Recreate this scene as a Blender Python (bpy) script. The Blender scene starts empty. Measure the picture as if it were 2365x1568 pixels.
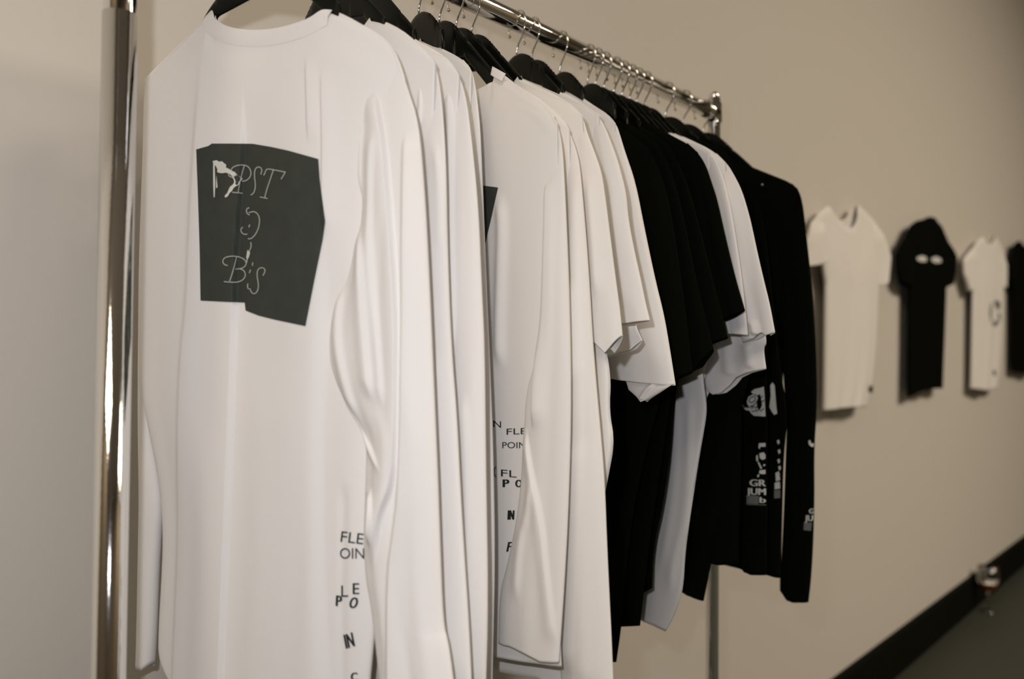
import bpy, math, random
import numpy as np
from mathutils import Vector, Matrix
from mathutils.bvhtree import BVHTree
from mathutils.geometry import tessellate_polygon

random.seed(7)
scene = bpy.context.scene
COL = scene.collection

# ------------------------------------------------------------------ camera
W, H, F = 2365.0, 1568.0, 2000.0
ST, CT = math.sin(math.radians(40.6)), math.cos(math.radians(40.6))
CAMZ = 1.11
CAM = np.array([0.0, 0.0, CAMZ])
pitch, roll = math.radians(1.2), math.radians(0.5)
Fw = np.array([CT * math.cos(pitch), ST * math.cos(pitch), math.sin(pitch)])
R0 = np.array([ST, -CT, 0.0])
U0 = np.cross(R0, Fw)
Rt = math.cos(roll) * R0 + math.sin(roll) * U0
Up = math.cos(roll) * U0 - math.sin(roll) * R0
cd = bpy.data.cameras.new('camera')
cam = bpy.data.objects.new('camera', cd)
COL.objects.link(cam)
cam.matrix_world = Matrix(((Rt[0], Up[0], -Fw[0], CAM[0]), (Rt[1], Up[1], -Fw[1], CAM[1]),
                           (Rt[2], Up[2], -Fw[2], CAM[2]), (0, 0, 0, 1)))
cd.sensor_width = 36.0
cd.lens = 36.0 * F / W
cd.clip_start = 0.05
cd.dof.use_dof = True
cd.dof.focus_distance = 0.95
cd.dof.aperture_fstop = 3.4
scene.camera = cam

# ------------------------------------------------------------------ world, lights, exposure
scene.view_settings.view_transform = 'Standard'
scene.view_settings.look = 'None'
scene.view_settings.gamma = 1.0
scene.view_settings.use_curve_mapping = False
scene.view_settings.exposure = 0.0
world = bpy.data.worlds.new('world')
scene.world = world
world.use_nodes = True
world.node_tree.nodes['Background'].inputs[0].default_value = (1.0, 0.86, 0.66, 1)
world.node_tree.nodes['Background'].inputs[1].default_value = 0.10


def lamp(name, kind, loc, energy, color, size=None, aim=None, **kw):
    ld = bpy.data.lights.new(name, kind)
    ld.energy = energy
    ld.color = color
    for k, v in kw.items():
        setattr(ld, k, v)
    if kind == 'AREA':
        ld.shape = 'RECTANGLE'
        ld.size, ld.size_y = size
    elif size:
        ld.shadow_soft_size = size
    o = bpy.data.objects.new(name, ld)
    o.location = loc
    if aim is not None:
        o.rotation_euler = (Vector(aim) - Vector(loc)).to_track_quat('-Z', 'Y').to_euler()
    COL.objects.link(o)
    return o


FL = CAM - Rt * 0.055 + Up * 0.078 + Fw * 0.01
lamp('camera_flash', 'POINT', FL.tolist(), 14.0, (0.96, 0.955, 1.0), 0.011)
# warm ceiling panels of the shop (their fittings are modelled below)
PANELS = [(-1.6, -0.5, 1.4, 1.4, 52), (2.6, -2.3, 1.4, 1.4, 124), (5.0, -2.3, 1.2, 1.2, 78)]
for (lx, ly, sx, sy, e) in PANELS:
    lamp('ceiling_panel_light', 'AREA', (lx, ly, 3.57), e, (1.0, 0.86, 0.69), (sx, sy), (lx, ly, 0))

# ------------------------------------------------------------------ materials


def mat(name, color, rough=0.8, metal=0.0, spec=0.5, sheen=0.0, bump=None, vary=None, **kw):
    m = bpy.data.materials.new(name)
    m.use_nodes = True
    nt = m.node_tree
    b = nt.nodes['Principled BSDF']
    b.inputs['Base Color'].default_value = (*color, 1)
    b.inputs['Roughness'].default_value = rough
    b.inputs['Metallic'].default_value = metal
    b.inputs['Specular IOR Level'].default_value = spec
    if sheen:
        b.inputs['Sheen Weight'].default_value = sheen
    for k, v in kw.items():
        b.inputs[k].default_value = v
    tc = nt.nodes.new('ShaderNodeTexCoord')
    if bump:
        n = nt.nodes.new('ShaderNodeTexNoise')
        n.inputs['Scale'].default_value = bump[0]
        n.inputs['Detail'].default_value = 4
        bp = nt.nodes.new('ShaderNodeBump')
        bp.inputs['Strength'].default_value = bump[1]
        bp.inputs['Distance'].default_value = bump[2]
        nt.links.new(tc.outputs['Object'], n.inputs['Vector'])
        nt.links.new(n.outputs['Fac'], bp.inputs['Height'])
        nt.links.new(bp.outputs['Normal'], b.inputs['Normal'])
    if vary:
        n = nt.nodes.new('ShaderNodeTexNoise')
        n.inputs['Scale'].default_value = vary[0]
        n.inputs['Detail'].default_value = 5
        mx = nt.nodes.new('ShaderNodeMix')
        mx.data_type = 'RGBA'
        mx.inputs[6].default_value = (*color, 1)
        mx.inputs[7].default_value = (*vary[1], 1)
        nt.links.new(tc.outputs['Object'], n.inputs['Vector'])
        nt.links.new(n.outputs['Fac'], mx.inputs[0])
        nt.links.new(mx.outputs[2], b.inputs['Base Color'])
    return m


M_WHITE = mat('white_cotton', (0.78, 0.765, 0.755), 0.95, spec=0.1, bump=(900, 0.25, 0.0004))
M_CREAM = mat('cream_cotton', (0.785, 0.758, 0.722), 0.95, spec=0.1, bump=(900, 0.25, 0.0004))
M_BLACK = mat('black_cotton', (0.0032, 0.0038, 0.0024), 0.95, spec=0.02, bump=(900, 0.3, 0.0005))
M_PRINT = mat('charcoal_print', (0.030, 0.037, 0.030), 0.75, spec=0.25, bump=(1400, 0.3, 0.0003),
              vary=(60, (0.048, 0.054, 0.045)))
M_INK = mat('black_ink', (0.02, 0.022, 0.018), 0.7, spec=0.2)
M_PALE = mat('pale_ink', (0.62, 0.62, 0.58), 0.8, spec=0.2)
M_THREAD = mat('silver_thread', (0.50, 0.50, 0.46), 0.7, spec=0.3)
M_GREYINK = mat('grey_ink', (0.16, 0.17, 0.16), 0.8, spec=0.2)
M_WALL = mat('painted_wall', (0.62, 0.585, 0.53), 0.85, spec=0.25, bump=(60, 0.08, 0.002),
             vary=(0.7, (0.60, 0.565, 0.51)))
M_FLOOR = mat('dark_floor', (0.042, 0.044, 0.033), 0.6, spec=0.3, vary=(3, (0.036, 0.040, 0.030)), bump=(40, 0.1, 0.002))
M_BASE = mat('black_baseboard', (0.004, 0.005, 0.003), 0.7, spec=0.06)
M_CEIL = mat('ceiling_paint', (0.5, 0.46, 0.40), 0.9)
M_FARWALL = mat('brown_wall_paint', (0.13, 0.105, 0.07), 0.9)
M_CHROME = mat('chrome', (0.80, 0.79, 0.77), 0.09, 1.0, bump=(220, 0.12, 0.0006))
M_WIRE = mat('hook_wire', (0.75, 0.73, 0.68), 0.14, 1.0)
M_PLASTIC = mat('black_plastic', (0.003, 0.004, 0.0025), 0.27, spec=0.12)
M_RUBBER = mat('caster_rubber', (0.02, 0.02, 0.02), 0.6)
M_LAMPM = mat('lamp_trim', (0.7, 0.7, 0.68), 0.5)
M_GLASS = mat('clear_glass', (1, 1, 1), 0.02, spec=0.5, **{'Transmission Weight': 1.0, 'IOR': 1.45})
M_DRINK = mat('orange_drink', (0.60, 0.20, 0.07), 0.1, spec=0.3)
M_SEAM = mat('seam_thread', (0.60, 0.55, 0.48), 0.95, spec=0.1)
M_NECK = mat('inside_cloth', (0.36, 0.33, 0.28), 0.95, spec=0.1)

# ------------------------------------------------------------------ helpers


def tag(o, label=None, cat=None, group=None, kind=None):
    if label: o['label'] = label
    if cat: o['category'] = cat
    if group: o['group'] = group
    if kind: o['kind'] = kind
    return o


def empty(name, loc=(0, 0, 0), label=None, cat=None, group=None):
    o = bpy.data.objects.new(name, None)
    o.empty_display_size = 0.05
    o.location = loc
    COL.objects.link(o)
    return tag(o, label, cat, group)


def mesh_obj(name, verts, faces, material, parent=None, smooth=True, solid=0.0):
    me = bpy.data.meshes.new(name)
    me.from_pydata([tuple(v) for v in verts], [], [tuple(f) for f in faces])
    me.update()
    if smooth:
        me.polygons.foreach_set('use_smooth', [True] * len(me.polygons))
    me.materials.append(material)
    o = bpy.data.objects.new(name, me)
    COL.objects.link(o)
    if parent is not None:
        o.parent = parent
        o.matrix_parent_inverse = Matrix.Translation(-Vector(parent.location))
    if solid:
        md = o.modifiers.new('thickness', 'SOLIDIFY')
        md.thickness = solid
        md.offset = -1.0
    return o


def box(lo, hi):
    x0, y0, z0 = lo
    x1, y1, z1 = hi
    v = [(x0, y0, z0), (x1, y0, z0), (x1, y1, z0), (x0, y1, z0), (x0, y0, z1), (x1, y0, z1), (x1, y1, z1), (x0, y1, z1)]
    f = [(0, 3, 2, 1), (4, 5, 6, 7), (0, 1, 5, 4), (1, 2, 6, 5), (2, 3, 7, 6), (3, 0, 4, 7)]
    return v, f


class MB:
    def __init__(self):
        self.v, self.f = [], []

    def add(self, v, f):
        n = len(self.v)
        self.v += [tuple(p) for p in v]
        self.f += [tuple(i + n for i in q) for q in f]
        return self

    def tube(self, pts, r, seg=12, caps=True, radii=None):
        P = [np.array(p, float) for p in pts]
        n = len(P)
        rings = []
        t0 = P[1] - P[0]
        a = np.array([0, 0, 1.0]) if abs(t0[2]) < 0.9 * np.linalg.norm(t0) else np.array([1.0, 0, 0])
        for i in range(n):
            t = P[min(i + 1, n - 1)] - P[max(i - 1, 0)]
            t /= max(np.linalg.norm(t), 1e-9)
            a = a - t * a.dot(t)
            a /= np.linalg.norm(a)
            b = np.cross(t, a)
            rr = radii[i] if radii is not None else r
            rings.append([P[i] + rr * (math.cos(2 * math.pi * k / seg) * a + math.sin(2 * math.pi * k / seg) * b) for k in range(seg)])
        v = [p for rg in rings for p in rg]
        f = [(i * seg + k, i * seg + (k + 1) % seg, (i + 1) * seg + (k + 1) % seg, (i + 1) * seg + k) for i in range(n - 1) for k in range(seg)]
        if caps:
            f.append(tuple(range(seg))[::-1])
            f.append(tuple((n - 1) * seg + k for k in range(seg)))
        return self.add(v, f)

    def ball(self, c, r, seg=10):
        pts, rad = [], []
        for i in range(seg + 1):
            th = math.pi * i / seg
            pts.append((c[0], c[1], c[2] - r * math.cos(th)))
            rad.append(max(r * math.sin(th), 1e-5))
        return self.tube(pts, r, 12, True, rad)

    def lathe(self, c, prof, seg=32):
        return self.tube([(c[0], c[1], c[2] + z) for (_, z) in prof], 1, seg, False, [max(r, 1e-5) for (r, _) in prof])

    def build(self, name, m, parent=None, smooth=True):
        return mesh_obj(name, self.v, self.f, m, parent, smooth)


def ray(px, py):
    d = Fw + Rt * ((px - W / 2) / F) - Up * ((py - H / 2) / F)
    return d


class Plane:
    """a vertical plane that a garment hangs in: s runs sideways, z is height, n faces the viewer"""

    def __init__(self, x, y, a, tilt=None):
        a = math.radians(a)
        self.o = np.array([x, y, 0.0])
        self.u = np.array([math.sin(a), -math.cos(a), 0.0])
        self.n = np.array([-math.cos(a), -math.sin(a), 0.0])

    def px(self, p):
        d = ray(p[0], p[1])
        t = (self.o - CAM).dot(self.n) / d.dot(self.n)
        P = CAM + t * d
        return np.array([(P - self.o).dot(self.u), P[2]])

    def pxs(self, pts):
        return [self.px(p) for p in pts]

    def world(self, s, z, w):
        return self.o + np.multiply.outer(s, self.u) + np.multiply.outer(w, self.n) + np.multiply.outer(z, np.array([0, 0, 1.0]))


def project(P):
    d = P - CAM
    zf = d @ Fw
    return W / 2 + F * (d @ Rt) / zf, H / 2 - F * (d @ Up) / zf


def resample(pts, t, by='arc'):
    P = np.array(pts, float)
    if by == 's':
        k = P[:, 0].copy()
        if k[-1] < k[0]:
            P = P[::-1]; k = P[:, 0].copy()
        k = np.maximum.accumulate(k + np.arange(len(k)) * 1e-7)
    else:
        k = np.concatenate([[0], np.cumsum(np.linalg.norm(np.diff(P, axis=0), axis=1))])
    k = (k - k[0]) / (k[-1] - k[0])
    # smooth the polyline gently
    return np.stack([np.interp(t, k, P[:, 0]), np.interp(t, k, P[:, 1])], 1)


def chaikin(pts, n=2):
    P = [np.array(p, float) for p in pts]
    for _ in range(n):
        Q = [P[0]]
        for a, b in zip(P[:-1], P[1:]):
            Q += [0.75 * a + 0.25 * b, 0.25 * a + 0.75 * b]
        Q.append(P[-1])
        P = Q
    return P


def coons(T, B, L, R, nu, nv, by='s'):
    u = np.linspace(0, 1, nu)
    v = np.linspace(0, 1, nv)
    t, b = resample(T, u, by), resample(B, u, by)
    l, r = resample(L, v), resample(R, v)
    l = l + (t[0] - l[0]) * (1 - v)[:, None] + (b[0] - l[-1]) * v[:, None]
    r = r + (t[-1] - r[0]) * (1 - v)[:, None] + (b[-1] - r[-1]) * v[:, None]
    U, V = u[None, :, None], v[:, None, None]
    P = (1 - V) * t[None] + V * b[None] + (1 - U) * l[:, None] + U * r[:, None] \
        - ((1 - U) * (1 - V) * t[0] + U * (1 - V) * t[-1] + (1 - U) * V * b[0] + U * V * b[-1])
    return P, u, v


def crease_field(px, py, creases):
    h = np.zeros_like(px)
    for c in creases:
        pts = np.array(chaikin(c['p'], 2))
        o = np.argsort(pts[:, 1])
        y, x = pts[o, 1], pts[o, 0]
        xf = np.interp(py, y, x)
        d = px - xf
        fade = np.clip((py - y[0]) / c.get('f0', 60), 0, 1) * np.clip((y[-1] - py) / c.get('f1', 60), 0, 1)
        fade = fade * fade * (3 - 2 * fade)
        g = np.where(d < 0, np.exp(-(d / c.get('l', 40)) ** 2), np.exp(-(d / c.get('r', 5)) ** 2))
        h += c['A'] * g * fade
    return h


def sstep(x):
    x = np.clip(x, 0, 1)
    return x * x * (3 - 2 * x)


def cloth(name, plane, Tf, Tb, B, L, R, T, material, parent, nu=90, nv=150, w0=(0, 0), neck=None,
          creases=(), fold=(0.0, 6, 0), top=0.06, seed=0, solid=0.0007, hemwave=0.0, pw=2.0, wfun=None, back=1.0):
    """closed, inflated cloth shell between a front and a back sheet; returns object and a BVH of the front"""
    rnd = random.Random(seed)
    ph = [rnd.uniform(0, 6.28) for _ in range(8)]
    fr = [rnd.uniform(0.7, 1.4) for _ in range(8)]
    sheets = []
    for side, TT in ((1, Tf), (-1, Tb)):
        T_ = T if side > 0 else T * back
        P, u, v = coons(TT, B, L, R, nu, nv)
        s, z = P[..., 0], P[..., 1]
        U, V = np.meshgrid(u, v)
        prof = np.clip(1 - np.abs(2 * U - 1) ** pw, 0, 1) ** 0.5
        tv = sstep(V / top)
        if neck is not None:
            st = resample(TT, u, 's')[:, 0]
            nk = sstep((st - neck[0]) / 0.012) * sstep((neck[1] - st) / 0.012)
            tv = np.maximum(tv, 0.55 * nk[None, :] * np.ones_like(V))
        w = side * T_ * prof * (0.25 + 0.75 * sstep(V / 0.35)) * tv
        if neck is not None:
            w = w + side * 0.0055 * np.clip(1 - np.abs(2 * U - 1) ** 3, 0, 1) * np.maximum(sstep(V / 0.012), nk[None, :] * 0.7) * (1 - sstep(V / 0.4))
        P0 = plane.world(s, z, np.zeros_like(s))
        px, py = project(P0)
        A, k, _ = fold
        ramp = sstep(V / 0.3) * (0.4 + 0.6 * V)
        wav = (np.sin(2 * math.pi * (k * fr[0] * U + 0.25 * np.sin(2.2 * V + ph[0])) + ph[1])
               + 0.45 * np.sin(2 * math.pi * (1.9 * k * fr[1] * U + 0.3 * np.sin(3.1 * V + ph[2])) + ph[3])
               + 0.10 * np.sin(2 * math.pi * (3.7 * k * U + 0.4 * np.sin(2.6 * V + ph[4])) + ph[5]))
        w = w + A * wav * ramp * (0.35 + 0.65 * prof)
        if side > 0:
            w = w + crease_field(px, py, creases) * (0.2 + 0.8 * prof)
        off = w0[0] + (w0[1] - w0[0]) * V
        # a sheet hanging a little in front of its plane is slid sideways so that it still hangs where it is seen
        cm = P0.mean(axis=1) - CAM
        cn = cm @ plane.n
        s = s + off * ((cm @ plane.u) / cn)[:, None]
        z = z + off * (cm[:, 2] / cn)[:, None]
        w = w + off
        if wfun is not None:
            w = w + wfun(U, V)
        # keep each point on its own line of sight-free position: s, z stay, only depth moves
        sheets.append(plane.world(s, z, w))
    Fv, Bv = sheets
    # sides of the two sheets meet
    mid0, mid1 = (Fv[:, 0] + Bv[:, 0]) / 2, (Fv[:, -1] + Bv[:, -1]) / 2
    Fv[:, 0] = mid0; Fv[:, -1] = mid1
    ring = np.concatenate([Fv, Bv[:, -2:0:-1]], 1)
    nr = ring.shape[1]
    V3 = ring.reshape(-1, 3)
    i, j = np.meshgrid(np.arange(nv - 1), np.arange(nr), indexing='ij')
    j2 = (j + 1) % nr
    fc = np.stack([i * nr + j, (i + 1) * nr + j, (i + 1) * nr + j2, i * nr + j2], -1).reshape(-1, 4)
    o = mesh_obj(name, V3.tolist(), fc.tolist(), material, parent, True, solid)
    fv = Fv.reshape(-1, 3)
    i, j = np.meshgrid(np.arange(nv - 1), np.arange(nu - 1), indexing='ij')
    ff = np.stack([i * nu + j, (i + 1) * nu + j, (i + 1) * nu + j + 1, i * nu + j + 1], -1).reshape(-1, 4)
    bvh = BVHTree.FromPolygons([tuple(p) for p in fv], [tuple(q) for q in ff.tolist()])
    return o, bvh


def on_cloth(bvh, plane, pts, eps):
    """world points where the pixels of pts meet the cloth, lifted by eps towards the viewer"""
    out = []
    for p in pts:
        d = ray(p[0], p[1])
        dn = d / np.linalg.norm(d)
        hit = bvh.ray_cast(Vector(CAM), Vector(dn))
        if hit[0] is None:
            sz = plane.px(p)
            P = plane.world(sz[0], sz[1], 0.004)
        else:
            P = np.array(hit[0])
        out.append(P - dn * eps)
    return out


def lay_patch(name, bvh, plane, T, B, L, R, m, parent, nu=90, nv=110, eps=0.0011, by='arc'):
    P, u, v = coons(T, B, L, R, nu, nv, by)
    w = on_cloth(bvh, plane, P.reshape(-1, 2), eps)
    i, j = np.meshgrid(np.arange(nv - 1), np.arange(nu - 1), indexing='ij')
    fc = np.stack([i * nu + j, (i + 1) * nu + j, (i + 1) * nu + j + 1, i * nu + j + 1], -1).reshape(-1, 4)
    return mesh_obj(name, w, fc.tolist(), m, parent, True)


def lay_poly(name, bvh, plane, polys, m, parent, eps=0.0009):
    """flat filled shapes (lists of pixels) pressed onto the cloth, each a piece of its own"""
    for pts in polys:
        w = on_cloth(bvh, plane, list(pts), eps)
        tri = tessellate_polygon([[Vector((a, b, 0)) for a, b in pts]])
        MB().add(w, tri).build(name, m, parent, False)


def lay_strokes(name, bvh, plane, strokes, width, m, parent, eps=0.0009, dash=None):
    """thin ribbons following pixel polylines"""
    mb = MB()
    for pts in strokes:
        P = np.array(chaikin(pts, 2), float)
        L = np.concatenate([[0], np.cumsum(np.linalg.norm(np.diff(P, axis=0), axis=1))])
        total = L[-1]
        segs = [(0, total)] if not dash else [(a, min(a + dash[0], total)) for a in np.arange(0, total, dash[0] + dash[1])]
        for a, b in segs:
            if b - a < 0.4: continue
            t = np.linspace(a, b, max(2, int((b - a) / 3) + 1))
            x, y = np.interp(t, L, P[:, 0]), np.interp(t, L, P[:, 1])
            dx, dy = np.interp(np.minimum(t + .5, total), L, P[:, 0]) - np.interp(np.maximum(t - .5, 0), L, P[:, 0]), \
                np.interp(np.minimum(t + .5, total), L, P[:, 1]) - np.interp(np.maximum(t - .5, 0), L, P[:, 1])
            ln = np.hypot(dx, dy) + 1e-9
            nx, ny = -dy / ln * width / 2, dx / ln * width / 2
            q = [(x[i] + nx[i], y[i] + ny[i]) for i in range(len(t))] + [(x[i] - nx[i], y[i] - ny[i]) for i in range(len(t))]
            w = on_cloth(bvh, plane, q, eps)
            n = len(t)
            mb.add(w, [(i, i + 1, n + i + 1, n + i) for i in range(n - 1)])
    return mb.build(name, m, parent, False)


def text_polys(txt):
    cu = bpy.data.curves.new('tmp', 'FONT')
    cu.body = txt
    cu.resolution_u = 4
    o = bpy.data.objects.new('tmp', cu)
    COL.objects.link(o)
    dg = bpy.context.evaluated_depsgraph_get()
    me = bpy.data.meshes.new_from_object(o.evaluated_get(dg))
    v = np.array([tuple(p.co)[:2] for p in me.vertices])
    f = [tuple(p.vertices) for p in me.polygons]
    bpy.data.objects.remove(o)
    bpy.data.curves.remove(cu)
    bpy.data.meshes.remove(me)
    v[:, 0] -= v[:, 0].min()
    return v, f, v[:, 0].max()


def lay_text(name, bvh, plane, items, m, parent, eps=0.0009):
    """items: (text, x, y_base, width, height, shear, slope, fatten) in pixels"""
    for (txt, x, y, w, h, sh, sl, fat) in items:
        mb = MB()
        v, f, tw = text_polys(txt)
        hgt = 0.73
        offs = [(0, 0)] if not fat else [(-fat, 0), (0, 0), (fat, 0)]
        for k, (ox, oy) in enumerate(offs):
            q = [(x + ox + a / tw * w + sh * (b / hgt) * h, y + oy - b / hgt * h + sl * (a / tw)) for a, b in v]
            mb.add(on_cloth(bvh, plane, q, eps + 0.00004 * k), f)
        mb.build(name, m, parent, False)


# ------------------------------------------------------------------ the room
WALL_Y, RAIL_Y, RAIL_Z = 0.9756, 0.7256, CAMZ + 0.437


def struct(name, lo, hi, m):
    return tag(mesh_obj(name, *box(lo, hi), m, None, False), kind='structure')


XA, XB, YA, ZC = -2.5, 8.5, -3.6, 3.6
struct('floor', (XA, YA, -0.1), (XB, WALL_Y + 0.1, 0.0), M_FLOOR)
struct('wall_back', (XA, WALL_Y, 0.0), (XB, WALL_Y + 0.1, ZC), M_WALL)
struct('wall_front', (XA, YA - 0.1, 0.0), (XB, YA, ZC), M_FARWALL)
struct('wall_left', (XA - 0.1, YA, 0.0), (XA, WALL_Y, ZC), M_FARWALL)
struct('wall_right', (XB, YA, 0.0), (XB + 0.1, WALL_Y, ZC), M_FARWALL)
struct('ceiling', (XA, YA, ZC), (XB, WALL_Y, ZC + 0.1), M_CEIL)
bv, bf = MB(), None
prof = [(0, 0), (-0.016, 0), (-0.016, 0.135), (-0.010, 0.150), (0, 0.150)]
n = len(prof)
bv.add([(XA, WALL_Y + a, b) for a, b in prof] + [(XB, WALL_Y + a, b) for a, b in prof],
       [(i, (i + 1) % n, n + (i + 1) % n, n + i) for i in range(n)])
tag(bv.build('baseboard_back', M_BASE, None, False), kind='structure')

for i, (lx, ly, sx, sy, e) in enumerate(PANELS):
    r = empty('ceiling_lamp', (lx, ly, ZC),
              ['ceiling panel lamp above the near end of the clothes rack', 'ceiling panel lamp between the rack and the wall display',
               'ceiling panel lamp beyond the wall display'][i], 'ceiling lamp', 'ceiling panel lamps')
    mb = MB()
    for (a, b, c, d) in ((-sx / 2 - .03, -sy / 2 - .03, sx / 2 + .03, -sy / 2), (-sx / 2 - .03, sy / 2, sx / 2 + .03, sy / 2 + .03),
                         (-sx / 2 - .03, -sy / 2, -sx / 2, sy / 2), (sx / 2, -sy / 2, sx / 2 + .03, sy / 2)):
        mb.add(*box((lx + a, ly + b, ZC - 0.035), (lx + c, ly + d, ZC - 0.002)))
    mb.build('frame', M_LAMPM, r, False)

# ------------------------------------------------------------------ the rack
RX0, RX1 = 0.334, 1.387
rack = empty('clothes_rack', ((RX0 + RX1) / 2, RAIL_Y, 0),
             'chrome garment rack of round tubes standing along the pale wall', 'clothes rack')
MB().tube([(RX0, RAIL_Y, RAIL_Z), (RX1, RAIL_Y, RAIL_Z)], 0.0128, 40).build('rail', M_CHROME, rack)
YJ = CAMZ + 0.726 * (826 - 35) / F
MB().tube([(RX0, RAIL_Y, 0.09), (RX0, RAIL_Y, YJ)], 0.0140, 48).build('upright', M_CHROME, rack)
MB().tube([(RX0, RAIL_Y, YJ - 0.002), (RX0, RAIL_Y, YJ), (RX0, RAIL_Y, RAIL_Z + 0.03)], 0.0133, 48).build('upright_extension', M_CHROME, rack)
MB().tube([(RX1 + .006, RAIL_Y, 0.09), (RX1 + .006, RAIL_Y, RAIL_Z + 0.026)], 0.0110, 40).build('upright', M_CHROME, rack)
for X in (RX0, RX1 + .006):
    mb = MB()
    mb.lathe((X, RAIL_Y, RAIL_Z), [(0, -.017), (.0135, -.017), (.0135, .017), (0, .017)], 32)
    mb.tube([(X - .001, RAIL_Y, RAIL_Z), (X + (.034 if X < 1 else -.034), RAIL_Y, RAIL_Z)], 0.0138, 32)
    c = mb.build('rail_socket', M_CHROME, rack)
    MB().ball((X, RAIL_Y, RAIL_Z + 0.030), 0.009, 12).build('end_cap', M_CHROME, rack)
    mb = MB()
    mb.tube([(X - .016, RAIL_Y - .012, RAIL_Z - .012), (X - .030, RAIL_Y - .020, RAIL_Z - .028)], 0.003, 12)
    mb.build('clamp_screw', M_CHROME, rack)
mb = MB()
mb.tube([(RX0, RAIL_Y, 0.15), (RX1, RAIL_Y, 0.15)], 0.0125, 24)
mb.build('lower_rail', M_CHROME, rack)
for X in (RX0, RX1 + .006):
    fo = MB().tube([(X, RAIL_Y - 0.24, 0.085), (X, RAIL_Y + 0.22, 0.085)], 0.0125, 24).build('foot', M_CHROME, rack)
    for yy in (RAIL_Y - 0.22, RAIL_Y + 0.20):
        mb = MB()
        mb.tube([(X, yy, 0.05), (X, yy, 0.08)], 0.006, 12)
        mb.tube([(X - .011, yy, 0.028), (X + .011, yy, 0.028)], 0.027, 24)
        mb.build('caster', M_RUBBER, rack)

# ------------------------------------------------------------------ hangers
HANGER_SPEC = {}


def smooth_line(k, kk, vv):
    return np.interp(k, kk, vv)


HPROF = {}            # rail position -> shoulder line the hanger carries, as (s, z relative to the rail)


def hanger_arms(line, inside=False):
    """arms that follow the shoulder line of the shirt they carry; x along the shoulders, y to the viewer, z up"""
    L = np.array(sorted(line, key=lambda p: p[0]))
    lo, hi = L[0, 0], L[-1, 0]
    ss = np.unique(np.concatenate([np.linspace(lo + 0.075, hi - 0.075, 44), np.linspace(-0.06, 0.06, 33)]))
    raw = []
    for s_ in ss:
        zl = np.interp(s_, L[:, 0], L[:, 1]) - 0.011
        a = abs(s_)
        hump = -0.043 - 0.013 * (a / 0.034) ** 2 if a < 0.036 else -0.0576 - 0.95 * (a - 0.036)
        # straight slope from the hump to the neck points
        raw.append(max(hump, min(zl, -0.052 - 0.25 * a)) if a < 0.036 or zl > -0.30 else zl)
    raw = np.array(raw)
    if inside:                      # arms wholly covered by the shirt beyond its neck
        cov = np.interp(ss, L[:, 0], L[:, 1]) - 0.012
        raw = np.where((ss < -0.085) | (ss > 0.10), np.minimum(raw, cov), raw)
    zt = raw.copy()
    for _ in range(3):
        zt[1:-1] = (zt[:-2] + 2 * zt[1:-1] + zt[2:]) / 4
    zt = np.where(np.abs(ss) < 0.03, raw, np.minimum(zt, raw + 0.002))
    v, seg = [], 14
    for s_, t_ in zip(ss, zt):
        zb = min(t_ - 0.022, -0.088 - 0.2 * abs(s_) if abs(s_) < 0.06 else t_ - 0.022)
        c, h = (t_ + zb) / 2, (t_ - zb) / 2
        for k in range(seg):
            th = 2 * math.pi * k / seg
            ce, se = math.cos(th), math.sin(th)
            v.append((s_, 0.0022 * math.copysign(abs(ce) ** 0.7, ce), c + h * math.copysign(abs(se) ** 0.6, se)))
    n = len(ss)
    f = [(i * seg + k, i * seg + (k + 1) % seg, (i + 1) * seg + (k + 1) % seg, (i + 1) * seg + k) for i in range(n - 1) for k in range(seg)]
    f += [tuple(range(seg)), tuple((n - 1) * seg + k for k in range(seg))[::-1]]
    return v, f


def hanger_hook():
    R, rc = 0.0195, -0.0052
    pts = []
    for k in range(27):
        th = math.radians(208 - k * (208 + 28) / 26)
        pts.append((R * math.cos(th), 0, rc + R * math.sin(th)))
    pts += [(0.012, 0, -0.022), (0.004, 0, -0.030), (0.0, 0, -0.037), (0, 0, -0.046)]
    mb = MB().tube(pts, 0.00125, 10)
    mb.ball(pts[0], 0.0022, 8)
    return mb.v, mb.f


def make_mesh(name, vf, m):
    me = bpy.data.meshes.new(name)
    me.from_pydata(vf[0], [], vf[1])
    me.update()
    me.polygons.foreach_set('use_smooth', [True] * len(me.polygons))
    me.materials.append(m)
    return me


ME_HK = make_mesh('hanger_hook', hanger_hook(), M_WIRE)


def hanger(x, a, label):
    r = empty('clothes_hanger', (x, RAIL_Y, RAIL_Z), label, 'hanger', 'black hangers on the rail')
    # local x -> sideways, local y -> towards the viewer
    ar = math.radians(a)
    r.rotation_euler = (0, 0, math.atan2(-math.cos(ar), math.sin(ar)))
    arms = make_mesh('hanger_arms', hanger_arms(HPROF[x], x < 0.5), M_PLASTIC)
    for nm, me in (('hanger_arms', arms), ('hook', ME_HK)):
        o = bpy.data.objects.new(nm, me)
        COL.objects.link(o)
        o.parent = r
    return r


# ------------------------------------------------------------------ garments on the rail
NR, HEMZ = 0.085, 0.70
LIM = WALL_Y - 0.028


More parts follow.
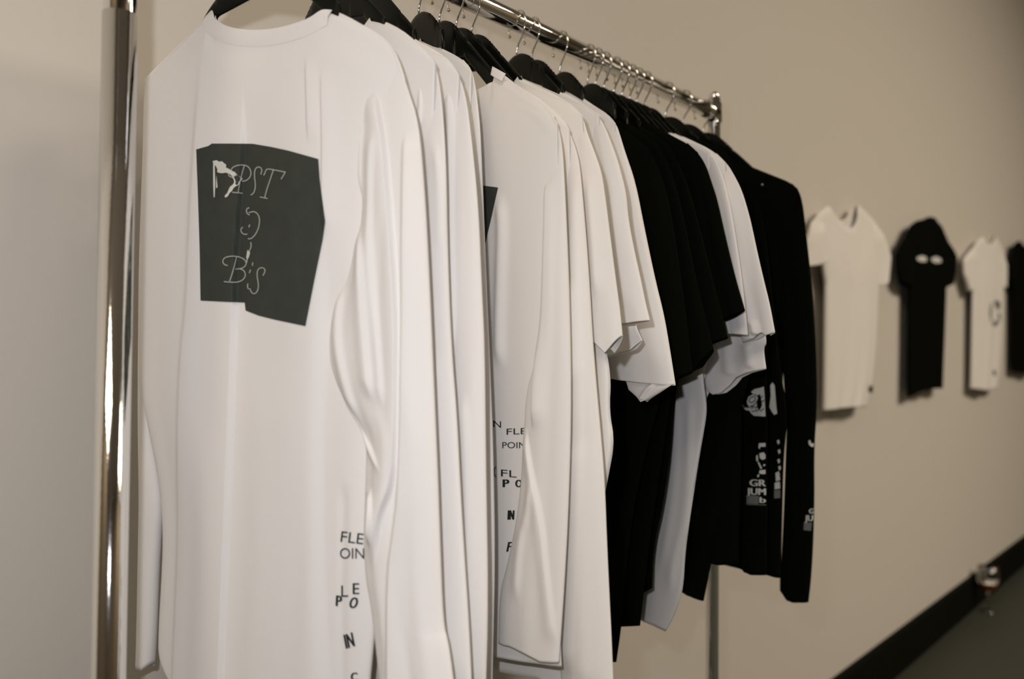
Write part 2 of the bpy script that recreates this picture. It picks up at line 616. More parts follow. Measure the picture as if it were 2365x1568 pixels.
def garment(kind, label, group, x, a, sho, sleeve_in, sleeve_out, sleeve_hem, side, hem, m, T=0.010, res=(80, 120),
            neck_px=None, left=None, fold=(0.001, 1.6, 0), creases=(), screases=(), neckdrop=0.020, seed=0, sw=(-0.003, 0.003),
            stop=None, sres=(44, 130), ST_=None, sfold=(0.0008, 1.0, 0), neckc=None, band=True, back=1.0):
    pl = Plane(x, RAIL_Y, a)
    root = empty(kind, (x, RAIL_Y, RAIL_Z - 0.05), label, 'shirt', group)
    SH = pl.pxs(chaikin(sho, 1))                      # neck -> tip
    s_n, z_n = SH[0]
    c = (s_n - NR) if neckc is None else neckc
    ca = math.cos(math.radians(a))

    def mir(p, k=0.8):
        s = c - (p[0] - c) * k
        s = max(s, -(LIM - RAIL_Y) / ca)
        return np.array([s, p[1]])
    SD = pl.pxs(chaikin(side, 2))                     # shoulder tip -> hem
    HM = pl.pxs(hem)                                  # hem points, right -> left (may be one)
    if left is None:
        LSH = [mir(p) for p in SH][::-1]              # tip -> neck
        LSD = [mir(p) for p in SD]
        zl = HM[-1][1]
        sl = LSD[-1][0]
        hemL = [np.array([sl, zl + 0.004])]
        LSD = LSD[:-1] + [np.array([sl, zl + 0.004])]
    else:
        LSH = pl.pxs(chaikin(left['sho'], 1))
        LSD = pl.pxs(chaikin(left['side'], 2))
        hemL = [LSD[-1]]
    a0, b0 = LSH[-1], SH[0]
    if neck_px:
        NK = pl.pxs(chaikin(neck_px, 2))
        if left is None:
            dlt = NK[0] - LSH[-1]
            LSH = [p + dlt * (k_ / (len(LSH) - 1)) for k_, p in enumerate(LSH)]
            a0 = NK[0]
    else:
        NK = [np.array([a0[0] + (b0[0] - a0[0]) * t, a0[1] + (b0[1] - a0[1]) * t - neckdrop * (1 - (2 * t - 1) ** 4) ** 0.8]) for t in np.linspace(0, 1, 15)]
    NB = [np.array([a0[0] + (b0[0] - a0[0]) * t, a0[1] + (b0[1] - a0[1]) * t - 0.085 * (1 - (2 * t - 1) ** 4) ** 0.8]) for t in np.linspace(0, 1, 15)]
    HPROF[x] = [(p[0], p[1] - RAIL_Z) for p in LSH] + [(p[0], p[1] - RAIL_Z) for p in SH]
    Tf = LSH[:-1] + NK + SH[1:]
    Tb = LSH[:-1] + NB + SH[1:]
    # shoulder tip joins the side seam
    SD = [SH[-1]] + [p for p in SD[1:]] if np.linalg.norm(SD[0] - SH[-1]) < 0.02 else [SH[-1]] + SD
    B = hemL + [p for p in HM[::-1] if p[0] > hemL[0][0] + 0.01]
    if np.linalg.norm(B[-1] - SD[-1]) > 1e-4:
        SD = SD + [B[-1]] if np.linalg.norm(B[-1] - SD[-1]) > 0.01 else SD[:-1] + [B[-1]]
    body, bvh = cloth('torso', pl, Tf, Tb, B, [LSH[0]] + LSD[1:], SD, T, m, root, res[0], res[1],
                      neck=(a0[0], b0[0]), creases=creases, fold=fold, seed=seed, pw=2.6, back=back)
    # ribbed neckband: a narrow band laid round the front and back of the neck
    if band:
        bw = 0.016
        mb = MB()
        pts = [np.array(p) for p in NK]
        nn = len(pts)
        row = []
        for i, p in enumerate(pts):
            t = pts[min(i + 1, nn - 1)] - pts[max(i - 1, 0)]
            t = t / (np.linalg.norm(t) + 1e-9)
            nrm = np.array([t[1], -t[0]])
            if nrm[1] > 0 and abs(t[0]) > 0.3: nrm = -nrm
            row.append([p + nrm * bw * q for q in (0.0, 0.5, 1.0)])
        vv = []
        for r3 in row:
            for q, p in enumerate(r3):
                w_ = 0.005
                for dz in (0.001, 0.003, 0.006, 0.010):
                    P = pl.world(p[0], p[1] - dz, 0.06)
                    hit = bvh.ray_cast(Vector(P), Vector(-pl.n))
                    if hit[0] is not None:
                        w_ = (np.array(hit[0]) - pl.o) @ pl.n
                        break
                vv.append(pl.world(p[0], p[1], w_) + pl.n * (0.0016 if q < 2 else 0.0002))
        mb.add(vv, [(3 * i + j, 3 * i + 3 + j, 3 * i + 4 + j, 3 * i + 1 + j) for i in range(nn - 1) for j in range(2)])
        mb.build('neckband', m, root)
    # sleeves
    SI = pl.pxs(chaikin(sleeve_in, 2))
    SO = pl.pxs(chaikin(sleeve_out, 2))
    SHM = pl.pxs(sleeve_hem)                          # outer -> inner
    TOP = [SI[0], SO[0]] if stop is None else [SI[0]] + pl.pxs(stop) + [SO[0]]
    BB = [SI[-1]] + [p for p in SHM[::-1][1:-1]] + [SO[-1]]
    sl, sbvh = cloth('sleeve', pl, TOP, TOP, BB, SI, SO, ST_ or T * 0.9, m, root, sres[0], sres[1], w0=sw, creases=screases,
                     fold=sfold, seed=seed + 50, top=0.10, pw=2.2, back=back)
    if left is None or 'sl_in' not in left:
        lim = -(LIM - RAIL_Y) / ca

        def mirs(p, off=0.0):
            s = c - (p[0] - c) * 0.86
            return np.array([max(s, lim + off), p[1]])
        I2, O2 = [mirs(p, 0.03) for p in SI], [mirs(p) for p in SO]
        T2 = [O2[0], I2[0]]
        B2 = [O2[-1], I2[-1]]
        if O2[0][0] < I2[0][0] - 0.004 and O2[-1][0] < I2[-1][0] - 0.004:
            cloth('sleeve', pl, T2, T2, B2, O2, I2, (ST_ or T * 0.9) * 0.6, m, root, 24, 60, w0=(-0.003, -0.004), seed=seed + 60,
                  top=0.1)
    else:
        O2, I2 = pl.pxs(chaikin(left['sl_out'], 2)), pl.pxs(chaikin(left['sl_in'], 2))
        H2 = [O2[-1]] + pl.pxs(left['sl_hem']) + [I2[-1]]
        cloth('sleeve', pl, [O2[0], I2[0]], [O2[0], I2[0]], H2, O2, I2, 0.009, m, root, 40, 130, w0=left.get('w0', (-0.006, -0.016)),
              seed=seed + 60, top=0.1)
    return root, pl, bvh, sbvh


LS, TE = 'long_sleeve_shirt', 't_shirt'
GW, GT, GB, GV, GJ = ('white long-sleeve shirts on the near end of the rail', 'white T-shirts in the middle of the rail',
                      'black T-shirts in the middle of the rail', 'white T-shirts between the black garments',
                      'black long-sleeve shirts at the far end of the rail')

# 1 — nearest white shirt with the charcoal patch
g1, p1, b1, s1 = garment(
    LS, 'nearest white long-sleeve shirt with a whole charcoal patch reading PST S B\'S', GW, 0.47, 12,
    [(771, 24), (800, 36), (843, 60), (876, 78), (902, 102), (920, 133), (938, 190)],
    [(850, 140), (830, 250), (823, 398), (838, 496), (800, 640), (768, 731), (757, 817), (775, 880), (818, 955), (850, 1010), (848, 1080), (846, 1150), (843, 1230), (846, 1330), (860, 1400), (870, 1490), (885, 1620)],
    [(912, 118), (940, 199), (968, 284), (981, 444), (990, 617), (998, 817), (1009, 1069), (1014, 1241), (1021, 1442), (1034, 1486), (1050, 1620)],
    [(1050, 1620), (885, 1620)],
    [(938, 190), (915, 380), (905, 700), (900, 1000), (880, 1300), (850, 1650), (830, 1800)],
    [(830, 1800), (560, 1740), (460, 1640), (401, 1534)], M_WHITE, T=0.018, res=(300, 330), sres=(150, 300), ST_=0.012, back=0.4,
    neck_px=[(493, 23), (505, 46), (525, 61), (555, 72), (600, 76), (645, 73), (690, 62), (725, 49), (748, 33), (758, 25), (771, 24)],
    left=dict(sho=[(334, 192), (338, 180), (353, 163), (405, 112), (465, 51), (493, 23)],
              side=[(334, 192), (331, 255), (329, 400), (328, 640), (327, 860), (332, 930), (347, 1000), (366, 1090), (376, 1163), (380, 1250), (376, 1350), (371, 1440), (370, 1518), (401, 1534)],
              sl_out=[(338, 200), (330, 330), (327, 600), (325, 900), (325, 1100), (322, 1350), (319, 1500), (318, 1534)],
              sl_in=[(372, 200), (365, 400), (358, 700), (352, 900), (356, 1020), (369, 1109), (375, 1170), (369, 1250), (364, 1330), (359, 1471), (354, 1532)],
              sl_hem=[(328, 1542), (340, 1544)], w0=(-0.010, -0.030)),
    fold=(0.0018, 2.2, 0), seed=3, sw=(0.000, 0.014), sfold=(0.0016, 1.5, 0),
    creases=[dict(p=[(583, 200), (583, 330), (569, 700), (562, 1000), (552, 1300), (540, 1640)], A=-0.0060, l=1.5, r=80, f0=170),
             dict(p=[(486, 60), (482, 330), (472, 700), (455, 830), (441, 1200), (424, 1640)], A=0.0026, l=9, r=30, f0=320),
             dict(p=[(725, 130), (733, 250), (736, 300), (738, 345)], A=0.0026, l=4, r=18, f0=60),
             dict(p=[(760, 150), (770, 320), (773, 450), (778, 560)], A=0.0030, l=4, r=24, f0=90),
             dict(p=[(790, 500), (783, 800), (772, 1000), (774, 1250), (778, 1400), (790, 1640)], A=-0.0060, l=22, r=50, f0=260),
             dict(p=[(640, 800), (650, 1100), (655, 1640)], A=0.002, l=90, r=90, f0=200),
             dict(p=[(500, 900), (512, 1200), (505, 1640)], A=0.0015, l=50, r=50, f0=200),
             dict(p=[(812, 1100), (808, 1300), (802, 1640)], A=-0.002, l=10, r=12)],
    screases=[dict(p=[(862, 180), (880, 250), (897, 330), (915, 470), (930, 620), (936, 800), (933, 1020), (928, 1113), (901, 1180), (892, 1240), (880, 1320)], A=0.007, l=34, r=4, f0=90, f1=120),
              dict(p=[(770, 880), (818, 952), (847, 1006), (877, 1045), (909, 1094)], A=0.005, l=14, r=5),
              dict(p=[(880, 300), (870, 420), (875, 640), (895, 840), (905, 950)], A=0.004, l=24, r=9),
              dict(p=[(842, 240), (836, 380), (846, 470)], A=0.004, l=12, r=8),
              dict(p=[(840, 520), (856, 600), (862, 760), (880, 930)], A=0.005, l=22, r=8),
              dict(p=[(948, 300), (955, 600), (947, 1118), (933, 1231), (923, 1320), (925, 1620)], A=0.005, l=8, r=26),
              dict(p=[(798, 650), (790, 760), (810, 880), (838, 980)], A=0.006, l=18, r=12),
              dict(p=[(868, 1120), (885, 1180), (875, 1260)], A=0.006, l=12, r=6, f0=30, f1=40)])
HX = [0.47]
hanger(0.47, 12, 'black hanger seen through the neckline of the nearest white shirt')

patch = lay_patch('printed_patch', b1, p1,
                  [(453, 345), (481, 337), (489, 331.5), (535, 331.5), (584, 332), (625, 339), (665, 347.5), (735, 367)],
                  [(463, 694), (524, 697), (565, 698.5), (567, 717), (598, 729), (634, 738), (705, 753)],
                  [(453, 345), (457, 453), (461, 576), (463, 694)],
                  [(735, 367), (738, 413), (743, 453), (751, 511), (745, 554), (726, 646), (705, 753)], M_PRINT, g1, 150, 170)
patch['label'] = 'charcoal printed patch with a pale cut-out and stitched letters'


def q(pts):          # crop pixels of the patch close-up -> photo pixels
    return [(420 + a / 3.266, 300 + b / 3.266) for a, b in pts]


ST1 = [q(s) for s in (
    [(372, 310), (375, 290), (400, 272), (450, 262), (500, 272), (522, 310), (520, 350), (490, 382), (455, 388)],
    [(470, 272), (450, 340), (435, 410), (425, 470)], [(380, 470), (420, 474), (458, 478)],
    [(352, 335), (358, 352), (385, 358)],
    [(596, 335), (606, 300), (590, 278), (562, 282), (548, 310), (548, 360), (556, 410), (550, 460), (532, 488), (518, 490)],
    [(618, 342), (630, 318), (638, 292), (690, 300), (780, 318)], [(780, 318), (765, 345), (748, 372)],
    [(690, 302), (668, 370), (640, 450), (625, 512)], [(590, 506), (620, 512), (648, 517)],
    [(508, 588), (492, 590), (486, 610), (492, 632), (512, 642)], [(505, 625), (545, 612), (580, 640), (588, 690), (576, 750), (548, 800), (515, 825), (498, 818)],
    [(460, 735), (444, 745), (448, 772), (470, 790), (495, 785)], [(512, 715), (505, 735)],
    [(520, 848), (524, 880), (508, 915), (495, 960), (490, 1000)],
    [(345, 1022), (322, 1018), (306, 995), (318, 965), (360, 952), (410, 952), (455, 965), (485, 990), (486, 1020), (455, 1045), (405, 1050)],
    [(412, 958), (398, 1020), (378, 1090), (360, 1140)], [(318, 1144), (360, 1148), (420, 1150), (465, 1130), (482, 1095), (470, 1060), (440, 1048)],
    [(612, 1098), (632, 1060), (615, 1038), (585, 1040), (568, 1065), (568, 1110), (578, 1160), (575, 1210), (550, 1240), (525, 1228), (512, 1195)],
    [(498, 1160), (494, 1185), (504, 1200)], [(535, 1000), (532, 1025)], [(518, 1055), (508, 1080)],
)]
lay_strokes('stitched_lettering', b1, p1, ST1, 2.3, M_THREAD, g1, 0.0022, dash=(2.6, 0.9))
CUT = [q([(232, 235), (262, 228), (282, 240), (302, 236), (318, 250), (334, 262), (333, 284), (352, 292), (374, 306), (402, 320), (412, 334), (440, 352), (458, 368), (446, 384), (436, 392), (430, 412), (408, 424), (392, 436), (376, 462), (360, 476), (345, 503), (325, 511), (324, 494), (342, 476), (352, 452), (362, 430), (386, 410), (396, 392), (390, 372), (380, 350), (360, 332), (330, 322), (306, 327), (286, 325), (266, 318), (268, 298), (256, 272), (238, 262)]),
       q([(236, 262), (248, 262), (252, 400), (248, 505), (240, 510), (236, 400)]),
       q([(262, 340), (266, 400), (270, 432), (258, 440), (258, 400)]),
       q([(495, 905), (515, 925), (505, 960), (492, 985), (486, 960)])]
lay_poly('torn_cutout', b1, p1, CUT, M_PALE, g1, 0.0020)
# text running down the flank
lay_text('printed_words', b1, p1, [
    ('FLE', 786, 1251, 52, 26, 0.12, 6, 0), ('OIN', 785, 1290, 56, 26, 0.0, 0, 0),
    ('L', 788, 1378, 16, 28, 0.0, 0, 0), ('E', 815, 1372, 14, 27, 0.0, 0, 0.6), ('P', 776, 1399, 12, 26, 0.05, 2, 1.2), ('O', 806, 1404, 17, 26, 0.2, 0, 1.2),
    ('IN', 800, 1498, 19, 34, -0.2, -6, 1.3), ('C', 811, 1572, 14, 20, 0, 0, 1.2)], M_INK, g1)


def white(i, kind, label, grp, x, a, sho, out, inn, hemS, side, hem, **kw):
    return garment(kind, label, grp, x, a, sho, inn, out, hemS, side, hem, kw.pop('m', M_WHITE), seed=10 * i, **kw)


# 2-4 — white long sleeves pressed together behind it
g2 = white(2, LS, 'second white long-sleeve shirt, directly behind the nearest one with the patch', GW, 0.555, -4,
           [(859, 43), (887, 48), (927, 68), (963, 97), (994, 128), (1007, 148)],
           [(985, 120), (1007, 148), (1019, 215), (1026, 300), (1030, 400), (1031, 559), (1039, 789), (1053, 962), (1060, 1118), (1070, 1290), (1080, 1437), (1088, 1620)],
           [(930, 130), (935, 400), (940, 800), (950, 1200), (960, 1620)], [(1088, 1620), (960, 1620)],
           [(1007, 148), (1000, 500), (1000, 1000), (1000, 1640)], [(1000, 1640)], T=0.007, ST_=0.008,
           screases=[dict(p=[(975, 160), (985, 250), (975, 300), (978, 360)], A=0.004, l=14, r=4),
                     dict(p=[(1012, 320), (1022, 380), (1028, 480), (1030, 600)], A=0.003, l=10, r=4),
                     dict(p=[(1015, 800), (1025, 1200), (1040, 1600)], A=0.003, l=20, r=20)], sres=(80, 160))
g3 = white(3, LS, 'third white long-sleeve shirt from the near upright, with a deep crease down its sleeve', GW, 0.605, -9,
           [(943, 79), (975, 100), (1010, 118), (1040, 140), (1062, 175)],
           [(1030, 133), (1062, 175), (1078, 230), (1090, 330), (1103, 470), (1110, 650), (1117, 800), (1119, 1094), (1124, 1388), (1117, 1620)],
           [(1000, 140), (1010, 400), (1015, 800), (1020, 1200), (1030, 1620)], [(1117, 1620), (1030, 1620)],
           [(1062, 175), (1050, 500), (1060, 1000), (1060, 1640)], [(1060, 1640)], T=0.007, ST_=0.008,
           screases=[dict(p=[(1040, 190), (1052, 260), (1056, 444), (1067, 731), (1058, 830), (1062, 960)], A=0.005, l=16, r=4),
                     dict(p=[(1085, 900), (1098, 1200), (1105, 1600)], A=0.003, l=16, r=8)], sres=(80, 160))
g4 = white(4, LS, 'fourth white long-sleeve shirt, its sleeve edge beside the narrow wall gap', GW, 0.677, -17,
           [(976, 89), (1017, 110), (1055, 129), (1077, 145), (1090, 165)],
           [(1070, 138), (1088, 158), (1097, 188), (1103, 240), (1109, 300), (1112, 400), (1116, 560), (1123, 720), (1129, 850), (1137, 1050), (1141, 1290), (1136, 1500), (1134, 1620)],
           [(1040, 150), (1050, 400), (1060, 800), (1070, 1200), (1075, 1620)], [(1134, 1620), (1075, 1620)],
           [(1090, 165), (1085, 500), (1090, 1000), (1090, 1640)], [(1090, 1640)], T=0.007, ST_=0.008,
           screases=[dict(p=[(1060, 180), (1040, 230), (1045, 330)], A=0.004, l=8, r=12)], sres=(80, 160))
hanger(0.555, -4, 'black hanger in the second white shirt')
hanger(0.605, -9, 'black hanger in the third white shirt')
hanger(0.677, -17, 'black hanger in the fourth white shirt')

# 5 — second patched shirt
g5, p5, b5, s5 = garment(
    LS, 'white long-sleeve shirt with only the corner of a charcoal patch showing beside the wall gap', GW, 0.710, -14,
    [(1150, 160), (1170, 178), (1220, 214), (1262, 248), (1288, 285)],
    [(1245, 260), (1263, 400), (1262, 600), (1256, 760), (1238, 840), (1217, 900), (1212, 1000), (1208, 1080), (1202, 1150), (1190, 1230), (1172, 1310), (1156, 1370), (1153, 1484)],
    [(1276, 262), (1296, 310), (1303, 400), (1311, 650), (1318, 900), (1312, 1150), (1302, 1350), (1290, 1530)],
    [(1290, 1530), (1255, 1526), (1220, 1505), (1188, 1490), (1153, 1484)],
    [(1288, 285), (1290, 500), (1285, 800), (1285, 1200), (1298, 1539)],
    [(1298, 1539), (1220, 1528), (1145, 1513)], M_CREAM, T=0.006, res=(170, 240), sres=(110, 240), ST_=0.007, seed=51,
    neck_px=[(1035, 190), (1060, 207), (1085, 215), (1101, 213), (1119, 204), (1136, 195), (1146, 186), (1150, 160)], band=False,
    fold=(0.001, 2, 0), sw=(-0.003, 0.005),
    creases=[dict(p=[(1165, 440), (1172, 520), (1168, 620), (1164, 760), (1166, 860)], A=0.005, l=12, r=10),
             dict(p=[(1182, 235), (1260, 270), (1284, 330)], A=0.002, l=16, r=16)],
    screases=[dict(p=[(1190, 720), (1220, 760), (1222, 820), (1218, 900)], A=0.004, l=12, r=6),
              dict(p=[(1262, 400), (1262, 600), (1256, 760), (1248, 1000)], A=0.005, l=6, r=20),
              dict(p=[(1222, 980), (1235, 1060), (1262, 1180), (1275, 1350), (1290, 1500)], A=0.004, l=18, r=4),
              dict(p=[(1246, 1100), (1232, 1200), (1214, 1240), (1205, 1400)], A=0.003, l=14, r=8)])
cloth('neckband_corner', p5, p5.pxs([(1137, 153), (1168, 170)]), p5.pxs([(1137, 153), (1168, 170)]), p5.pxs([(1133, 172), (1160, 188)]), p5.pxs([(1137, 153), (1133, 172)]), p5.pxs([(1168, 170), (1160, 188)]), 0.002, M_CREAM, g5, 14, 12, w0=(0.006, 0.007), top=0.02)
hanger(0.710, -14, 'black hanger at the neck of the second patched shirt')
pt5 = lay_patch('printed_patch', b5, p5, [(1085, 424), (1111, 428), (1150, 433)], [(1085, 640), (1108, 600), (1119, 569)],
                [(1085, 424), (1085, 640)], [(1150, 433), (1145, 455), (1134, 505), (1119, 569)], M_PRINT, g5, 30, 50)
lay_text('printed_words', b5, p5, [
    ('IN', 1132, 985, 25, 16, 0, 3, 0), ('FLE', 1170, 1004, 46, 15, 0, -2, 0), ('POIN', 1160, 1035, 54, 15, 0.0, 0, 0),
    ('(', 1139, 1096, 7, 20, 0, 0, 0), ('FL', 1157, 1100, 36, 17, 0, 3, 0), ('P', 1162, 1125, 13, 19, 0, 0, 1.4), ('O', 1191, 1125, 14, 18, 0, 0, 1.2),
    ('IN', 1173, 1200, 13, 23, 0.05, 0, 1.4), ('F', 1170, 1274, 10, 24, 0.2, 0, 1.0)], M_INK, g5)

# 6-9 — white T-shirts
g6 = white(6, LS, 'plain cream long-sleeve shirt hanging past the bottom of the picture, right of the printed words', GW, 0.738, -13.5,
           [(1171, 184), (1226, 214), (1263, 240), (1300, 272), (1316, 300)],
           [(1295, 267), (1316, 304), (1335, 358), (1341, 404), (1349, 500), (1356, 600), (1362, 700), (1367, 782), (1376, 894), (1386, 1000), (1395, 1110), (1400, 1250), (1406, 1380), (1412, 1500), (1416, 1620)],
           [(1265, 290), (1290, 420), (1302, 650), (1308, 900), (1300, 1200), (1290, 1450), (1300, 1620)], [(1416, 1620), (1300, 1620)],
           [(1316, 300), (1325, 600), (1330, 1000), (1330, 1640)], [(1330, 1640), (1250, 1566), (1140, 1546)], T=0.006, ST_=0.007, m=M_CREAM,
           screases=[dict(p=[(1312, 640), (1317, 900), (1315, 1000), (1308, 1300), (1306, 1560)], A=0.006, l=10, r=30),
                     dict(p=[(1345, 1000), (1352, 1300), (1370, 1600)], A=0.003, l=30, r=30),
                     dict(p=[(1338, 420), (1340, 700), (1345, 900)], A=0.003, l=20, r=20)], sres=(100, 200))
g7 = white(7, TE, 'white T-shirt whose sleeve hem ends in a folded point', GT, 0.765, -13,
           [(1200, 178), (1222, 190), (1284, 219), (1324, 243), (1346, 268)],
           [(1320, 240), (1346, 268), (1355, 305), (1372, 350), (1387, 395), (1393, 430), (1402, 500), (1412, 580), (1421, 650), (1430, 715), (1436, 776)],
           [(1310, 280), (1325, 400), (1338, 600), (1350, 730), (1358, 782)], [(1436, 776), (1424, 792), (1407, 815), (1385, 790), (1358, 782)],
           [(1346, 268), (1375, 600), (1395, 780), (1412, 872), (1407, 948), (1420, 1020), (1405, 1100), (1385, 1200), (1350, 1480)], [(1350, 1480)],
           T=0.006, ST_=0.007, m=M_CREAM,
           creases=[dict(p=[(1412, 960), (1402, 1020), (1396, 1110)], A=0.003, l=10, r=4)],
           screases=[dict(p=[(1372, 400), (1385, 560), (1392, 700)], A=0.003, l=14, r=14)], sres=(90, 160))
g8 = white(8, TE, 'white T-shirt with a squared sleeve hem overlapping the widest white sleeve', GT, 0.851, -16,
           [(1208, 176), (1240, 190), (1300, 214), (1345, 240), (1385, 268)],
           [(1360, 250), (1390, 275), (1416, 343), (1429, 384), (1445, 445), (1449, 500), (1462, 570), (1478, 640), (1490, 700), (1500, 740)],
           [(1350, 280), (1370, 400), (1390, 600), (1405, 758)], [(1500, 740), (1437, 750), (1405, 758)],
           [(1385, 268), (1390, 500), (1385, 780), (1380, 900), (1370, 1200), (1350, 1470)], [(1350, 1470)], T=0.007, ST_=0.008,
           screases=[dict(p=[(1425, 370), (1434, 520), (1450, 650), (1465, 730)], A=0.002, l=12, r=12)], sres=(90, 160))
g8b = white(9, TE, 'white T-shirt with a short rolled sleeve end tucked inside the widest white sleeve', GT, 0.881, -17,
            [(1208, 172), (1240, 187), (1300, 211), (1345, 237), (1388, 268)],
            [(1365, 250), (1392, 278), (1420, 348), (1436, 400), (1452, 520), (1468, 640), (1478, 730), (1466, 748), (1484, 786)],
            [(1350, 280), (1355, 500), (1360, 700), (1362, 834)], [(1484, 786), (1465, 807), (1422, 819), (1376, 830), (1362, 834)],
            [(1388, 268), (1385, 500), (1380, 800), (1375, 1000), (1350, 1460)], [(1350, 1460)], T=0.006, ST_=0.006, sres=(60, 120),
            screases=[dict(p=[(1436, 740), (1438, 790), (1440, 815)], A=0.003, l=8, r=5, f0=10, f1=10)])
g9 = white(10, TE, 'white T-shirt with the widest sleeve, bordering the black garments', GT, 0.943, -20,
           [(1208, 164), (1221, 168), (1285, 194), (1336, 219), (1374, 245), (1403, 263), (1422, 285)],
           [(1400, 262), (1422, 285), (1429, 304), (1442, 352), (1463, 418), (1485, 530), (1511, 650), (1531, 727), (1545, 808), (1558, 890)],
           [(1370, 290), (1385, 500), (1392, 700), (1400, 869)], [(1558, 890), (1500, 884), (1443, 877), (1412, 872), (1400, 869)],
           [(1422, 285), (1415, 500), (1400, 800), (1395, 900), (1385, 1200), (1350, 1440)], [(1350, 1440)], T=0.012, ST_=0.013, sres=(110, 180),
           screases=[dict(p=[(1520, 720), (1535, 810), (1540, 880)], A=0.003, l=30, r=12)])
# folded-up corner under the widest sleeve
r9, p9 = g9[0], g9[1]
cloth('sleeve_corner', p9, p9.pxs([(1443, 872), (1500, 878), (1556, 886)]), p9.pxs([(1443, 872), (1500, 878), (1556, 886)]),
      p9.pxs([(1481, 924), (1487, 928), (1494, 925)]), p9.pxs([(1443, 872), (1453, 900), (1481, 924)]), p9.pxs([(1556, 886), (1525, 906), (1494, 925)]),
      0.005, M_WHITE, r9, 50, 40, w0=(0.008, 0.008), creases=[dict(p=[(1520, 880), (1500, 905), (1488, 926)], A=0.003, l=8, r=3, f0=6, f1=6)], top=0.02)
for xx, aa, lb in ((0.738, -13.5, 'black hanger in the plain cream long-sleeve shirt'), (0.765, -13, 'black hanger in the white T-shirt with the pointed sleeve hem'),
                   (0.851, -16, 'black hanger in the white T-shirt with the squared sleeve hem'), (0.881, -17, 'black hanger in the white T-shirt with the rolled sleeve end'),
                   (0.943, -20, 'black hanger in the white T-shirt with the widest sleeve')):
    hanger(xx, aa, lb)

# black T-shirts
SB = dict(m=M_BLACK, T=0.004, ST_=0.006, res=(60, 110), sres=(60, 110), fold=(0.0008, 1.5, 0), sfold=(0.0015, 0.9, 0))
ga = white(11, TE, 'black T-shirt nearest the white ones, its sleeve the longest of the black row', GB, 1.008, -20,
           [(1345, 232), (1385, 262), (1425, 290), (1470, 318), (1500, 345)],
           [(1475, 322), (1500, 345), (1525, 400), (1545, 470), (1560, 560), (1575, 660), (1588, 760), (1600, 859)],
           [(1450, 350), (1490, 500), (1510, 700), (1530, 885)], [(1600, 859), (1565, 874), (1530, 885)],
           [(1500, 345), (1535, 700), (1538, 880), (1490, 1050), (1460, 1200), (1444, 1350), (1436, 1446), (1424, 1529)],
           [(1424, 1529), (1380, 1527)], **SB)
gb = white(12, TE, 'second black T-shirt, its sleeve hem stepping up from the longest one', GB, 1.028, -20,
           [(1380, 240), (1430, 272), (1470, 298), (1510, 325), (1530, 350)],
           [(1508, 325), (1530, 350), (1552, 400), (1575, 480), (1595, 580), (1615, 680), (1632, 745), (1646, 808)],
           [(1490, 350), (1520, 500), (1545, 700), (1575, 870)], [(1646, 808), (1614, 848), (1575, 870)],
           [(1530, 350), (1560, 700), (1556, 880), (1535, 1030), (1512, 1180), (1492, 1330), (1479, 1445)],
           [(1479, 1445), (1380, 1449)], **SB)
gc = white(13, TE, 'third black T-shirt, with the second shortest black sleeve', GB, 1.048, -20,
           [(1400, 250), (1450, 275), (1500, 303), (1540, 330), (1560, 360)],
           [(1535, 328), (1560, 360), (1590, 430), (1615, 520), (1640, 620), (1662, 710), (1679, 780)],
           [(1520, 360), (1550, 500), (1580, 700), (1610, 805)], [(1679, 780), (1646, 793), (1610, 805)],
           [(1560, 360), (1570, 700), (1557, 900), (1548, 1050), (1532, 1166), (1509, 1265), (1507, 1357)],
           [(1507, 1357), (1484, 1370), (1400, 1372)], **SB)
gd = white(14, TE, 'fourth black T-shirt, its sleeve edge against the white T-shirts behind', GB, 1.076, -20,
           [(1430, 250), (1480, 272), (1546, 310), (1590, 333), (1612, 352)],
           [(1588, 330), (1612, 352), (1630, 380), (1643, 422), (1654, 454), (1671, 530), (1685, 590), (1700, 650), (1719, 716)],
           [(1570, 370), (1600, 500), (1620, 650), (1640, 752)], [(1719, 716), (1673, 740), (1640, 752)],
           [(1612, 352), (1600, 700), (1556, 930), (1545, 1050), (1526, 1166), (1505, 1265), (1500, 1350)],
           [(1500, 1350), (1400, 1350)], **SB)
# white T-shirts between the black ones
SW = dict(m=M_WHITE, T=0.004, ST_=0.006, res=(60, 110), sres=(80, 130), fold=(0.0008, 1.3, 0), sfold=(0.0015, 0.8, 0))
ge = white(15, TE, 'white T-shirt behind the black row with a pointed white hem hanging lowest', GV, 1.097, -20,
           [(1548, 306), (1590, 324), (1622, 337), (1640, 352)],
           [(1620, 336), (1645, 356), (1668, 400), (1688, 480), (1705, 580), (1718, 680), (1727, 774)],
           [(1610, 370), (1640, 500), (1655, 650), (1670, 771)], [(1727, 774), (1700, 771), (1670, 771)],
           [(1640, 352), (1650, 600), (1622, 840), (1626, 888), (1634, 943), (1625, 1000), (1616, 1050), (1596, 1182), (1583, 1275), (1578, 1364), (1561, 1417), (1538, 1458)],
           [(1538, 1458), (1515, 1445), (1485, 1432), (1440, 1420)],
           creases=[dict(p=[(1600, 900), (1598, 1100), (1590, 1200), (1565, 1280), (1556, 1350), (1550, 1385)], A=0.004, l=16, r=5),
                    dict(p=[(1570, 920), (1565, 1100), (1545, 1250), (1530, 1330)], A=0.003, l=12, r=12)], **SW)
